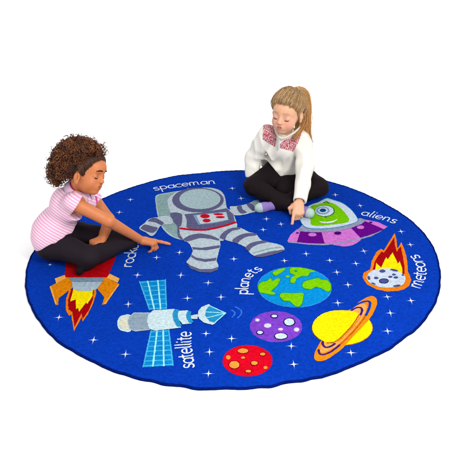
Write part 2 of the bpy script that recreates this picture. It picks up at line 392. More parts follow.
# --- rocket
p = Print('rocket_print', 'printed red rocket with orange fins and flame under the striped-shirt child')
p.poly([(64.5,278),(66,262),(74,250),(90,243),(108,246),(117,254.5),(112,267),(107,278)], 'rocketred', 0)
p.poly([(49.9,286.5),(55.9,283.5),(65.7,277.4),(71.5,277.8),(73,287.6),(68.4,290.9),(58.6,298.5),(58.3,305.2),(55.3,304.9)], 'fin', 1)
p.poly([(96.3,286.5),(100.7,279),(106,277.4),(119.3,284.3),(106.2,304),(102,305),(104.5,297.4),(97.9,289.8)], 'fin', 1)
p.line([(50.3,286.9),(56.2,304.4)], .006, 'finlight', 2); p.line([(118.6,285),(104.6,304.2)], .006, 'finlight', 2)
p.poly([(54.8,278.9),(64.6,275.1),(66.2,278.4),(56.4,283.6)], 'finlight', 2); p.poly([(106.6,278),(109.9,274),(119.7,278.9),(117.5,283)], 'finlight', 2)
p.poly([(69,277.8),(104,277.8),(102,283),(72,283)], 'bandgrey', 3)
p.poly([(69.1,290),(65.9,299.8),(65.9,310.7),(69.1,316),(71.3,315),(74,331.6),(81.6,317.2),(82.7,321.8),(87.6,315),(93,304.1),(96.3,293.3),(96,289)], 'orange', 1)
p.poly([(71.3,289.5),(68,300.9),(68.6,309.6),(72.4,312.3),(74.6,327.5),(81.6,313.4),(82.7,319.5),(88.7,310.7),(93,299.8),(94.1,289.5)], 'darkred', 2)
p.poly([(73.5,289.5),(70.2,302),(75.7,299.8),(76.2,309.6),(78.4,308),(79.1,312.3),(86,303.1),(87.6,304.2),(92.5,296.6),(93,289.5)], 'yellow', 3)
p.poly([(72,282.6),(102,282.6),(96.8,289.6),(91,291.4),(78,291.4),(73,289.2)], 'lightgrey', 4)
p.done()
# --- satellite
p = Print('satellite_print', 'printed grey satellite with two blue solar panels')
def solar(q, vl, rows):
    q = [A(*v) for v in q]; p.poly(q, 'cell', 0)
    for f in np.linspace(.04, .97, rows):
        a, b = q[0]+(q[3]-q[0])*f, q[1]+(q[2]-q[1])*f; p.line([a, b], .0075, 'gridl', 1)
    p.line([(q[0]+q[1]*0)*1, q[3]], .006, 'gridl', 1); p.line([q[1], q[2]], .006, 'gridl', 1)
    for a, b in vl: p.line([a, b], .007, 'gridb', 2)
solar([(139.6,281.4),(165.3,279.6),(166.4,309),(149.6,310)], [((147.6,281.2),(154.4,309.8)), ((157.8,280.4),(160.6,309.4))], 7)
solar([(151.3,330.6),(168.7,329.5),(173,365.8),(143.2,367.4)], [((157.2,330),(152.9,366.8)), ((163.2,329.8),(163.9,366.2))], 8)
p.poly([(117.2,324),(118.6,318.6),(122.6,315.6),(131,316),(131,331),(123,331.4),(119,329)], 'satwhite', 2, True)
p.poly([(119.3,324),(120.6,319.6),(124,317.6),(131,318),(131,329),(124,329.4),(120.6,327.6)], 'cream', 3, True)
p.poly([(127.4,321.7),(129.6,316.3),(133.9,313),(151,313),(150,330.4),(135,332),(129.6,329.3)], 'lightgrey', 4)
p.poly([(128.2,321.7),(130.4,316.8),(134.3,314.1),(151,314.1),(150,329.4),(135,330.8),(130.2,328.4)], 'satgrey', 5)
p.poly([(147,321.7),(148.2,315.5),(153,311),(174.5,309.5),(178,320),(181,328.2),(155,331.4),(149.5,329.5)], 'satwhite', 6)
p.poly([(191,316),(197.6,314.6),(197.6,319.3),(191,319.6)], 'satwhite', 4)
p.poly([(178,311.6),(188,311),(188.6,319.6),(191.6,324.2),(182.6,325),(177.7,318.5)], 'satwhite', 6)
p.line([(189.3,312.4),(188.5,316),(189.3,320),(191.6,323)], .019, 'teal', 7, True)
p.line([(176.6,310.8),(175.4,315),(176.2,320.5),(179.4,326.8)], .022, 'teal', 8, True)
p.poly([(209,306),(226.2,313.5),(213,325),(206.3,320),(205,311.3)], 'teal', 4)
for q in ((209.4,306.2),(205.6,312.4),(206.4,318.4),(213.2,324.6)): p.line([q, (225.6,313.6)], .0055, 'gridb', 5)
p.poly([(197.6,316.4),(198.6,311.4),(201.5,307.6),(208.5,304.8),(210.1,305.5),(205.6,311.3),(205.4,316.2),(209.2,321.8),(215.5,323.8),(212.3,325.5),(204.1,323.3),(199.4,319.6)], 'satwhite', 6)
p.done()
p = Print('signal_print', 'pair of small light blue signal arcs printed beside the satellite dish')
p.line([(231.2,310),(234.4,312),(234.6,314.5),(232,317.4)], .007, 'signal', 0, True); p.line([(235.2,306.8),(240.6,310),(241.2,314),(237.6,318)], .007, 'signal', 0, True)
p.done()
# --- planets
def disc(p, x, y, R, col, L=0):
    c_ = Pz(x, y, ZT); a = np.linspace(0, 2*math.pi, 90)[:-1]
    p.world(np.c_[c_[0]+R*np.cos(a), c_[1]+R*np.sin(a)], col, L)
p = Print('earth_print', 'printed blue and green earth, largest of the planets'); disc(p, 294.5, 286.4, .170, 'seaedge'); disc(p, 294.5, 286.4, .1655, 'sea', 1)
for q in ([(258.6,285.5),(262,282.3),(267,281.4),(270.6,278.4),(272.4,281.2),(276.6,279),(279.9,279.6),(277.7,285),(273.9,288.8),(271.2,291.5),(275.6,293.7),(271.7,295),(265.2,293.7),(260,292.4),(258.4,288.3)],
          [(272.8,272.5),(279.3,269.6),(285.3,268.9),(282.6,272),(276,275.8),(274,275)],
          [(290.2,269),(294.2,267.8),(303,268.4),(314.8,271.4),(309.6,273),(307.9,276.3),(303,276.3),(297,278.5),(294.3,283.4),(290.5,282.3),(291.6,278),(295.4,275.6),(290.6,273.6)],
          [(302.5,285.5),(305.2,281.7),(317.2,278.7),(321.5,280.1),(327.4,280.9),(330.8,285.6),(330.2,290.8),(327,292),(322.6,289.3),(316,287.2),(310.7,289.6),(304.1,288.3)],
          [(279.9,295.9),(282.6,293.5),(293.5,293.7),(302.5,293.5),(303.3,297),(300.9,305.3),(296.5,306.8),(292.2,303.5),(289.5,301.4),(283.7,300.8)]):
    m = np.mean(q, 0); e = [(x+(.7 if x > m[0] else -.7), y+(.45 if y > m[1] else -.45)) for x, y in q]
    p.poly(e, 'landedge', 2, True); p.poly(q, 'land', 3, True)
p.ell(287.6, 276.8, 1.8, 1, 'land', 3); p.ell(295.8, 271.4, 1.6, .9, 'landedge', 4); p.done()
p = Print('purple_planet_print', 'printed purple planet with white craters'); disc(p, 276, 326.3, .1105, 'purple')
for x, y, a, b, o_l in ((289.3,322.2,5,3.5,1),(280.9,336.4,6,2.8,1),(260,332.7,2.9,1.6,1),(274.3,316.3,2.9,1.4,1),(267.6,325.9,3.5,2,0),(257.4,320.3,2,1.4,0),(280.6,329.5,2.2,1.2,0),(296.5,329.8,2.5,1.9,0)):
    if o_l: p.ell(x, y, a+1, b+.8, 'navy', 1)
    else: p.ell(x, y, a+.5, b+.4, 'pink', 1)
    p.ell(x, y, a, b, 'dome', 2)
p.done()
p = Print('red_planet_print', 'printed red planet with orange craters, nearest the rug edge'); disc(p, 247.5, 360.4, .099, 'redp')
for x, y, a, b in ((243,351.1,5.2,2.4),(234.3,365,5,3.7),(228.3,357.7,2.2,2),(262.6,354.4,2.6,1.5),(254.4,363.3,3.3,2),(243,358,2,1.1),(248.3,371.4,2.8,1.3),(265.5,367.8,2,1.4)):
    if a > 2.5: p.ell(x, y, a+.8, b+.7, 'dkredp', 1)
    p.ell(x, y, a, b, 'cratero', 2)
p.done()
p = Print('ringed_planet_print', 'printed yellow planet with orange rings')
p.ell(342.3, 328, 30.6, 17.6, 'ringd', 0); p.ell(342.3, 328, 30.1, 17.1, 'yellow', 1)
p.poly([(348.5,310.7),(355,305.2),(363.7,299.2),(371.3,296.3),(376.2,298.7),(377,304.1),(373.5,312.8),(367.5,321.5),(357.2,332.4),(349.6,340.5),(344,347.2),(337.6,352.6),(326.7,359.7),(319.1,361.5),(314.8,359.7),(314.2,354.8),(317,348.3),(321.3,341.2),(335,326)], 'ringo', 2, True)
p.poly([(348,312),(355,307),(361.5,304),(366,305.6),(366.4,309.6),(363.5,316.4),(356,326.6),(345,338.6),(338,345),(330,350),(323.6,353),(320.4,352),(320.6,347.5),(323,342),(338,325)], 'ringl', 3, True)
p.line([(350,309.6),(356,305.4),(363,302.4),(368.4,301.7),(370,304),(368.8,309.6),(365.6,316)], .011, 'blue', 4, True)
p.line([(351,311),(357,308),(361,308.4),(362,311),(360.4,315.6)], .010, 'ringp', 4, True)
p.line([(365.6,316.5),(356,329),(346,339.6),(339,346)], .005, 'ringd', 4, True)
p.line([(318.7,349.8),(319,352.8),(321,354.9),(325.5,354.5),(332,351.4),(340,345.3)], .009, 'ringp', 4, True)
p.line([(361,316.6),(352.5,327.8),(344,336.6),(338,341.8)], .006, 'ringo', 4, True)
p.poly([(321.7,340.7),(316,336.6),(312.8,331.6),(312.3,326),(315.6,319.6),(322,314.8),(331,311.6),(342,310.8),(351,311.5),(356.4,313),(359,315.2),(352,325.6),(345,333.4),(338.5,339.7),(333,342.6),(327,343.3)], 'yellow', 5, True)
p.line([(359.2,315.2),(352.2,325.8),(345.2,333.6),(338.7,339.9),(333.2,342.9),(327.2,343.6)], .005, 'ringd', 6, True)
p.line([(322.9,342),(322.8,345.2),(325.7,348),(330.6,347),(335,344.2)], .0095, 'ringp', 6, True)
p.done()
# --- stars
STARS = [(137.4,275.2),(128.3,304.3),(59,317.5),(93.5,340.1),(125.5,354.4),(232.3,188.4),(130.4,199.7),(119.3,212.4),(179.5,252.5),(156.6,257.6),(180.8,275.3),(208.2,282.9),(233.8,259.1),
    (187.4,298.4),(221,297.2),(206,333.7),(209.5,352.1),(208.5,373.7),(231.6,338.7),(241,198.5),(266.5,219),(281,224.2),(263.2,229.8),(284.4,260.8),(306.2,253.9),(329.7,260.5),
    (336.8,272.3),(335.3,194.9),(360.2,205.7),(291.3,346.2),(293.8,364.4),(337.8,303),(348,284.9),(401.1,231.6),(410.4,244.8),(363.9,251.2),(355.9,263.6),(387.3,297),(411,300.8),(390.4,313.2),
    (391.8,334.2),(351,352.9),(50,264.8)]
p0 = None
for sx, sy in STARS:
    c_ = Pz(sx, sy, ZT); r1, r2 = rng.uniform(.024, .029), rng.uniform(.026, .034)
    if sx == 391.8: c_ = Pz(387.6, 331.2, ZT)
    if sx == 50: r1, r2 = .012, .014
    a = rng.normal(0, .05); w_ = .0029
    q = Print('star_print', 'small white four-pointed star'); ca, sa = math.cos(a), math.sin(a)
    rot = lambda P: np.array([(c_[0]+x*ca-y*sa, c_[1]+x*sa+y*ca) for x, y in P])
    q.star(rot([(r1, 0), (w_, w_), (0, r2), (-w_, w_), (-r1, 0), (-w_, -w_), (0, -r2), (w_, -w_)]), 'spike', 0)
    q.star(rot([(r1*.6, 0), (w_, w_*1.2), (0, r2*.6), (-w_, w_*1.2), (-r1*.6, 0), (-w_, -w_*1.2), (0, -r2*.6), (w_, -w_*1.2)]), 'white', 1)
    q.done()
# --- lettering: round single-stroke hand, drawn in x-height units
def arc(cx, cy, rx, ry, a0, a1, n=14):
    a = np.radians(np.linspace(a0, a1, n)); return [(cx+rx*math.cos(x), cy+ry*math.sin(x)) for x in a]
GL = {
 'a': (.95, [arc(.45, .5, .4, .47, 30, 330, 20), [(.82, 1), (.82, .15), (.92, .02)]]),
 'c': (.8, [arc(.47, .5, .42, .5, 50, 310, 20)]),
 'e': (.9, [[(.08, .52), (.85, .52)], arc(.45, .5, .40, .5, 8, 310, 22)]),
 'i': (.42, [[(.15, 1), (.15, .12), (.28, 0)], [(.15, 1.38), (.15, 1.5)]]),
 'k': (.82, [[(.1, 1.7), (.1, 0)], [(.7, 1), (.12, .45)], [(.3, .6), (.78, 0)]]),
 'l': (.42, [[(.15, 1.7), (.15, .15), (.3, 0)]]),
 'm': (1.4, [[(.1, 1), (.1, 0)], [(.1, .6)]+arc(.36, .66, .24, .34, 160, 0, 10)+[(.6, 0)], [(.62, .6)]+arc(.88, .66, .24, .34, 160, 0, 10)+[(1.12, .1), (1.25, 0)]]),
 'n': (.95, [[(.1, 1), (.1, 0)], [(.1, .6)]+arc(.42, .64, .30, .36, 160, 0, 12)+[(.72, .12), (.84, 0)]]),
 'o': (.95, [arc(.46, .5, .40, .5, 0, 352, 26)]),
 'p': (.95, [[(.1, 1), (.1, -.75)], arc(.47, .5, .38, .48, 150, -150, 22)]),
 'r': (.66, [[(.1, 1), (.1, 0)], [(.1, .6)]+arc(.40, .62, .28, .36, 150, 50, 8)]),
 's': (.78, [arc(.38, .74, .28, .25, 35, 240, 12)+arc(.36, .25, .30, .25, 75, -150, 14)]),
 't': (.62, [[(.25, 1.4), (.25, .2)]+arc(.42, .2, .17, .2, 180, 300, 6), [(0, 1), (.52, 1)]]),
}
def word(text, base, xh, label, wd=.0066):
    P = np.array([Pz(x, y, ZT)[:2] for x, y in catmull(base, 12)])
    s = np.r_[0, np.cumsum(np.linalg.norm(np.diff(P, axis=0), axis=1))]
    tot = sum(GL[c][0] for c in text); sc = s[-1]/tot
    q = Print('lettering', label); x0 = 0.
    for ch in text:
        w_, st = GL[ch]; mid = (x0+w_/2)*sc
        pm = A(np.interp(mid, s, P[:, 0]), np.interp(mid, s, P[:, 1]))
        e_ = A(np.interp(mid+.01, s, P[:, 0]), np.interp(mid+.01, s, P[:, 1]))-A(np.interp(mid-.01, s, P[:, 0]), np.interp(mid-.01, s, P[:, 1]))
        T = unit(e_); N = A(-T[1], T[0])
        for k_, g in enumerate(st):
            pts = np.array([pm+T*(x-w_/2)*sc*.97+N*y*xh for x, y in g])
            q.stroke(pts, wd, 'white', 1+k_)
        x0 += w_
    q.done()
word('spaceman', [(154.5,190.9),(164,189.2),(173,188),(186,186.4),(198,185),(216,183.9)], .043, 'white word spaceman')
word('rocket', [(131.4,267.3),(134.3,259),(136.6,252),(138.6,246),(140,241.5)], .036, 'white word rocket')
word('satellite', [(194.0,368),(193.6,360),(192,352),(191,343),(191,331.5)], .040, 'white word satellite')
word('planets', [(247.6,294.6),(248.3,288),(248.8,284),(250,280),(253,276),(257.5,272.5),(263.4,269.8)], .036, 'white word planets')
word('aliens', [(360.2,214.8),(367.3,216.4),(374.3,218.3),(385.2,220.9),(394.8,223.9)], .042, 'white word aliens')
word('meteors', [(419.6,288.9),(424,281.5),(425.9,276),(426,271.5),(425.5,267.5),(423.8,263),(421.3,259),(417.3,254.3)], .040, 'white word meteors')

# ================================================================== PEOPLE
def ax(f, up):
    f = unit(f); u = unit(np.asarray(up)-f*(np.asarray(up)@f)); return np.array([f, np.cross(u, f), u])     # rows: forward, left, up
def head_axes(at, yaw, pitch, roll):
    """yaw to picture right, pitch nose-down, roll clockwise, all relative to the line of sight"""
    b = unit(CAM-at); r = unit(np.cross(UP, b)); u = np.cross(b, r)
    y, p, q = map(math.radians, (yaw, pitch, roll))
    f = math.cos(p)*math.cos(y)*b+math.cos(p)*math.sin(y)*r-math.sin(p)*u
    up = u+math.tan(p)*0*b
    R = ax(f, up)
    c_, s_ = math.cos(-q), math.sin(-q)          # rotate about b
    rot = lambda v: v*c_+np.cross(b, v)*s_+b*(b@v)*(1-c_)
    return np.array([rot(v) for v in R])
class Head:
    def __init__(s, at, R, S, ear=(0, 0), brow=0.): s.at, s.R, s.S, s.ear, s.brow = np.asarray(at, float), R, S, ear, brow
    def w(s, *q): return s.at+s.S*(np.array(q, float)@s.R)
    def loc(s, P): return (P-s.at)@s.R.T/s.S
    def e(s, c, r, k=.012, op='u', R=None):
        RR = s.R if R is None else R@s.R
        return ell(s.w(*c), A(*r)*s.S if np.ndim(r) else r*s.S, RR, k*s.S, op)
    def c(s, a, b, ra, rb=None, k=.012, op='u'): return cap(s.w(*a), s.w(*b), ra*s.S, (ra if rb is None else rb)*s.S, k*s.S, op)
    def front(s, y, z):                          # skin surface in front of (y, z)
        x = np.linspace(.05, .13, 161); d = fold(s.prims(), s.w(0, y, z)+(x[:, None]*s.R[0])*s.S)
        return (x[np.where(d < 0)[0].max()]+.0006, y, z)
    def prims(s):
        P = [s.e((-.012, 0, .025), (.098, .078, .088)), s.e((.03, 0, -.03), (.062, .061, .068), .02), s.e((.036, 0, -.062), (.046, .043, .038), .02),
             s.e((.069, 0, -.084), (.018, .02, .015), .02), s.e((.05+s.brow, 0, .03), (.043, .056, .05), .02)]
        ex, ez = s.ear
        for y in (1, -1):
            P += [s.e((.056, y*.033, -.042), (.029, .027, .028), .02), s.e((.100, y*.031, -.003), (.015, .019, .013), .016, 's'),
                  s.e((.0725, y*.031, -.006), (.0175, .0185, .0165), .004),
                  s.e((-.008+ex, y*.0795, -.012+ez), (.018, .0075, .027), .006), s.e((-.006+ex, y*.0885, -.007+ez), (.0105, .0085, .016), .003, 's'), s.e((.004+ex, y*.083, -.016+ez), (.004, .005, .006), .004), s.e((-.004+ex, y*.079, -.037+ez), (.009, .006, .008), .006)]
        P += [s.c((.086, 0, .002), (.103, 0, -.027), .006, .0105, .014), s.e((.099, .0095, -.030), (.009, .007, .007), .006), s.e((.099, -.0095, -.030), (.009, .007, .007), .006),
              s.e((.106, .005, -.0375), (.004, .003, .003), .003, 's'), s.e((.106, -.005, -.0375), (.004, .003, .003), .003, 's'),
              s.e((.080, 0, -.057), (.018, .027, .017), .016),
              s.e((.0915, 0, -.0515), (.009, .019, .0048), .005), s.e((.0893, 0, -.0615), (.010, .016, .0056), .005), s.e((.105, 0, -.0562), (.0125, .015, .0022), .002, 's')]
        return P
def hand(W, d, n, t, s, curls, thumb, lens=(.046, .052, .048, .038)):
    """W wrist, d pointing to the knuckles, n out of the palm, t to the thumb; curls: bend per finger (deg at the three joints)"""
    d = unit(d); t = unit(t-d*(t@d)); n = unit(n-d*(n@d)-t*(n@t)); P = []
    pr_ = []
    kn = []
    for i, f in enumerate((.5, .17, -.17, -.5)):
        K = W+s*(d*(.058-.004*abs(f)*2-(.006 if i == 3 else 0))+t*(.036*f*1.15)); kn.append(K)
        P.append(cap(W+s*(t*.022*f+d*.008), K, s*.0135, s*.0095, .010*s))
    for i, K in enumerate(kn):
        cur = K.copy(); a = 0.; L = lens[i]*s; r = (.0082, .0084, .008, .007)[i]*s
        sp = t*(.5-i/3)*.12
        for j, (fr, c_) in enumerate(zip((.45, .32, .26), curls[i])):
            a += math.radians(c_); dr = unit(d*math.cos(a)+n*math.sin(a)+sp*max(0, math.cos(a)))
            nx = cur+dr*L*fr*(1.12)
            P.append(cap(cur, nx, r*(1-.08*j), r*(1-.08*(j+1)), .004*s if j else .006*s)); cur = nx
    b = W+s*(t*.018+d*.014); m = b+s*(unit(t*.8+d*thumb[0]+n*thumb[1])*.030); e = m+s*(unit(t*thumb[2]+d*1.0+n*thumb[3])*.028)
    P += [cap(b, m, s*.0115, s*.0092, .010*s), cap(m, e, s*.0090, s*.0072, .005*s)]
    return P
def bake_col(V, base, spots):
    c = np.tile(lin(base), (len(V), 1))
    for ctr, r, rgb, a in spots:                # skin's own colouring (lips, cheeks, knuckles), plus dark mouth-gap shade painted between lips
        w_ = a*np.exp(-(np.linalg.norm((V-ctr)/r, axis=1))**2)[:, None]; c = c*(1-w_)+lin(rgb)*w_
    return c
def skin_mat(name):
    t = NT(name); a = t.attr('tint'); nz = t.noise(60, 3)
    t.l(t.scale_col(a.outputs['Color'], t.rng(nz, .3, .7, .95/KL, 1.05/KL)), t.b.inputs['Base Color'])
    t.b.inputs['Roughness'].default_value = .5; t.b.inputs['Specular IOR Level'].default_value = .3
    t.b.inputs['Subsurface Weight'].default_value = .12; t.b.inputs['Subsurface Scale'].default_value = .012
    t.bump(t.noise(500, 2), .12, .001); return t.m
def cloth_mat(name, rgb, rough=.9, weave=600, amp=.06, bstr=.3, k=None):
    t = NT(name); nz = t.noise(weave, 2); lo_ = t.noise(18, 3)
    t.l(t.scale_col(alb(rgb, k), t.math('MULTIPLY', t.rng(nz, .3, .7, 1-amp, 1+amp), t.rng(lo_, .3, .7, .97, 1.03))), t.b.inputs['Base Color'])
    t.b.inputs['Roughness'].default_value = rough; t.b.inputs['Specular IOR Level'].default_value = .1
    t.bump(nz, bstr, .001); return t.m
def hair_mat(name, rough=.45):
    t = NT(name); a = t.attr('tint'); t.l(t.scale_col(a.outputs['Color'], t.rng(t.noise(90, 2), .3, .7, .85/KL, 1.15/KL)), t.b.inputs['Base Color'])
    t.b.inputs['Roughness'].default_value = rough; t.b.inputs['Specular IOR Level'].default_value = .35; return t.m
def face_bits(H, root, brow_rgb, lash_rgb, browR=.0017):
    mb, ml = cloth_mat('brow_hair', brow_rgb), cloth_mat('lash_hair', lash_rgb)
    for y in (1, -1):
        ts = np.linspace(-1, 1, 13)
        az = ts*math.radians(52)
        el_ = -np.radians(22+16*(1-ts**2))
        q = [(.0725+.0178*math.cos(a)*math.cos(e)*1.02, y*.031+.0188*math.sin(a)*math.cos(e), -.006+.0168*math.sin(e)) for a, e in zip(az, el_)]
        V, F, _ = tubes([[H.w(*v) for v in q]], np.array([.0016+.0009*(1-t*t) for t in ts])*H.S, 6)
        mesh_obj('eyelashes', V, F, [ml], root)
        q = [H.front(y*(.0125+.033*t), .0235+.0035*math.sin(math.pi*t)-.004*t) for t in np.linspace(0, 1, 9)]
        V, F, _ = tubes([[H.w(*v) for v in q]], np.array([browR*(.6+1.2*math.sin(math.pi*(.15+.8*t))) for t in np.linspace(0, 1, 9)])*H.S, 6)
        mesh_obj('eyebrow', V, F, [mb], root)
def scalp_paths(H, starts, T, n=14, lift=.009, jit=.006, c=(-.012, 0, .025), r=(.098, .078, .088)):
    """strands combed over the skull from the given local points to the tie T (local)"""
    c, r = A(*c), A(*r); out = []
    td = unit((A(*T)-c)/r); Tm = np.linalg.norm((A(*T)-c)/r)
    for s0 in starts:
        v = (s0-c)/r; m0 = np.linalg.norm(v); v = v/m0
        om = math.acos(np.clip(v@td, -1, 1)); ts = np.linspace(0, 1, n)
        if om < 1e-3: continue
        q = np.array([(math.sin((1-t_)*om)*v+math.sin(t_*om)*td)/math.sin(om) for t_ in ts])
        j = rng.normal(0, jit)*np.sin(ts*math.pi)
        side = unit(np.cross(v, td)); q = q+side*j[:, None]*6*.5
        m = m0+.01+(1+(lift+.005+rng.uniform(0, .006))/.09-m0-.01)*np.minimum(1, ts*7)
        m = m*(1-ts**6)+Tm*ts**6
        out.append([H.w(*(c+r*p_*m_)) for p_, m_ in zip(q, m)])
    return np.array(out)
def tints(n, cols, reps):
    cols = np.array([lin(c) for c in cols]); k = rng.integers(0, len(cols), n); u = rng.uniform(0, 1, n)[:, None]
    c = cols[k]*u+cols[(k+1) % len(cols)]*(1-u)
    return np.repeat(c*rng.uniform(.8, 1.15, n)[:, None], reps, axis=0)

# ------------------------------------------------------------------ child in white, facing the camera
def girl_two():
    hR, hL = A(.27, .77, .095), A(.385, .77, .095)
    kR, kL = Pz(254, 186, .088), Pz(318.5, 187.5, .085)
    aR, aL = Pz(289, 205, .052), Pz(279, 204.5, .038)
    tR, tL = Pz(310.5, 213.6, .036), Pz(258.6, 208.2, .032)
    sR, sL = Py(268, 133.5, .70), Py(302.5, 136, .70)
    eR, wR = Py(253.5, 157, .745), Py(253, 178, .70)
    eL, wL = Py(305, 166, .58), Pz(299, 202.5, .095)
    at = Py(287.4, 112.3, .635); H = Head(at, head_axes(at, -20, 22, 13), .985)
    nb = A(.305, .70, .375)
    ft = Pz(292.3, 223.5, .014)
    if DBG:
        print('G2', at, 'elb', np.linalg.norm(sL-eL), np.linalg.norm(eL-wL), 'R', np.linalg.norm(sR-eR), np.linalg.norm(eR-wR), 'wR', wR, 'wL', wL, 'aR', aR, 'aL', aL)
        for n_, q in dict(nose=(.112, 0, -.03), chin=(.075, 0, -.098), eyeL=(.088, .031, -.006), eyeR=(.088, -.031, -.006), crown=(-.03, 0, .113), mouth=(.104, 0, -.056), hairline=(.07, 0, .075), earL=(-.01, .08, -.01), earR=(-.01, -.08, -.01)).items(): print(n_, pr(H.w(*q)).round(1))
    torso = [cap(hR, hL, .070, k=.03), ell((.325, .755, .17), (.088, .066, .10), k=.03), ell((.315, .725, .28), (.098, .068, .095), k=.04), cap(sR+A(.02, 0, -.005), sL-A(.02, 0, .005), .036, k=.04)]
    arms = [cap(sR, eR, .034, .029, .02), cap(eR, wR, .028, .021, .012), cap(sL, eL, .034, .029, .02), cap(eL, wL, .028, .020, .012)]
    legs = [cap(hR, kR, .064, .045, .03), cap(kR, aR, .044, .030, .02), cap(hL, kL, .064, .047, .03), cap(kL, aL, .046, .030, .02)]
    feet = [cap(aR, tR, .019, .017, .02), cap(aL, tL, .019, .017, .02)]
    dL = unit(ft-wL)
    hd = hand(wL, unit(Pz(297.5, 223, .014)-wL), unit(A(0, .9, -.5)), A(-1, -.1, .1), 1.12, [(4, 4, 3), (48, 55, 40), (55, 60, 40), (58, 60, 40)], (.6, .5, -.5, .9), (.060, .060, .055, .046))
    hd2 = hand(wR, A(-.05, -.15, -1), A(.8, .2, 0), A(.2, -1, 0), 1.05, [(15, 15, 10)]*4, (.6, .3, .1, .2))
    neck = [cap(nb-A(0, -.01, .03), H.w(-.022, 0, -.05), .038, .036, .02)]
    body = torso+arms+legs+feet+neck+hd+hd2+H.prims()
    V, F = sdf_mesh(body, .0027)
    S = H.S
    spots = [(H.w(.104, 0, -.0515), .009*S, (214, 105, 105), .85), (H.w(.104, .009, -.053), .007*S, (214, 105, 105), .7), (H.w(.104, -.009, -.053), .007*S, (214, 105, 105), .7), (H.w(.102, 0, -.061), .0085*S, (220, 115, 112), .8), (H.w(.106, 0, -.0565), .005*S, (96, 30, 30), 1), (H.w(.100, .008, -.0565), .0055*S, (110, 38, 38), 1), (H.w(.100, -.008, -.0565), .0055*S, (110, 38, 38), 1),
             (H.w(.075, .042, -.035), .024*S, (240, 150, 140), .6), (H.w(.075, -.042, -.035), .024*S, (240, 150, 140), .6), (H.w(.112, 0, -.028), .012*S, (240, 160, 148), .5),
             (H.w(.088, .031, .003), .013*S, (225, 165, 155), .6), (H.w(.088, -.031, .003), .013*S, (225, 165, 155), .6), (ft, .02, (240, 155, 140), .6)]
    root = mesh_obj('person', V, F, [skin_mat('fair_skin')], attrs={'tint': bake_col(V, (250, 188, 148), spots)})
    tag(root, 'fair-haired child in white embroidered top and black leggings, cross-legged at the back edge pointing down', 'person', group='children sitting on the rug')
    face_bits(H, root, (206, 160, 122), (90, 58, 48), .0011)
    # leggings
    lg = [cap(hR, hL, .078, k=.03), ell((.325, .755, .13), (.100, .078, .06), k=.03), cap(hR, kR, .072, .053, .03), cap(kR, aR+(aR-kR)*.05, .051, .037, .02), cap(hL, kL, .072, .054, .03), cap(kL, aL+(aL-kL)*.0, .052, .036, .02), cap(hR*.5+kR*.5+A(.02,0,-.03), hL*.5+kL*.5+A(-.02,0,-.03), .055, k=.03), cap(A(.30,.60,.055), A(.33,.60,.055), .05, k=.03),
          disp(lambda P: .0035*vnoise(P, 45, 3)-.004*np.abs(vnoise(P*A(1, 1.4, 1), 60, 9))+.002), half(aR+(aR-kR)*.08, aR-kR, R=.07), half((.3, .7, .20), (0, 0, 1)), half((.3, .7, .0125), (0, 0, -1))]
    V, F = sdf_mesh(lg, .0045)
    o = mesh_obj('leggings', V, F, [cloth_mat('black_jersey', (30, 20, 24), .8)], root); o['label'] = 'black leggings'
    # socks: lavender with pale mint toes
    for a, t_ in ((aR, tR), (aL, tL)):
        d_ = unit(t_-a)
        V, F = sdf_mesh([cap(a-d_*.01, t_-d_*.01, .023, .0235, .02), cap(t_-d_*.03, t_-d_*.003, .0235, .022, .02), disp(lambda P: .001*vnoise(P, 120, 5)), half((.3, .4, .0115), (0, 0, -1))], .003)
        u = (V-t_)@d_
        c = np.where((u > -.016)[:, None], lin((186, 212, 206)), lin((150, 124, 200)))
        t = NT('knitted_sock'); at_ = t.attr('tint'); t.l(t.scale_col(at_.outputs['Color'], t.rng(t.noise(400, 2), .3, .7, .9/KL, 1.1/KL)), t.b.inputs['Base Color']); t.b.inputs['Roughness'].default_value = .95
        o = mesh_obj('sock', V, F, [t.m], root, attrs={'tint': c}); o['label'] = 'lavender sock with pale mint toe'
    # top
    def sleeve_cut(e, w_, ext): d = unit(w_-e); return half(w_+d*ext, d, .002, .07)
    neckc = H.w(.0, 0, -.10)
    st = [cap(hR+A(.0, 0, .03), hL+A(0, 0, .03), .094, k=.03), ell((.325, .752, .17), (.122, .092, .10), k=.04), ell((.315, .722, .28), (.116, .084, .105), k=.04), cap(sR+A(.02, 0, -.005), sL-A(.02, 0, .005), .046, k=.04),
          cap(sR, eR, .047, .043, .02), cap(eR, wR, .043, .036, .02), cap(sL, eL, .050, .045, .02), cap(eL, wL+(wL-eL)*.1, .044, .034, .02)]
    dfl = unit(wL-eL)
    def crease(P):
        d = .0045*vnoise(P, 26, 11)+.0022*vnoise(P*A(1, 1, .5), 70, 12)+.011*np.abs(vnoise(P*A(1.3, 1, .55)+.03*vnoise(P, 24, 5)[:, None], 40, 14))-.003
        u = (P-eL)@dfl; m = np.exp(-((np.linalg.norm(P-eL-dfl*np.clip(u, 0, .2)[:, None], axis=1))/.07)**2)
        d += .0035*np.sin(u*95+2*vnoise(P, 20, 4))*m*np.exp(-((u-.02)/.06)**2)
        u2 = P[:, 2]; m2 = np.exp(-((P[:, 0]-eR[0]-.01)/.05)**2)*np.exp(-((u2-eR[2])/.06)**2)
        return d+.004*np.sin(u2*110+P[:, 0]*40)*m2
    hem = lambda P: .0
    st += [disp(crease), sleeve_cut(eR, wR, -.004), sleeve_cut(eL, wL, -.006), cap(wL-dfl*.012, wL+dfl*.03, .0265, .030, .004, 's')]
    # wavy hem: cut below a tilted plane that dips at the front
    hz = Prim(); hz.k = .004; hz.op = 's'; hz.c = A(.32, .75, .1); hz.R = .2
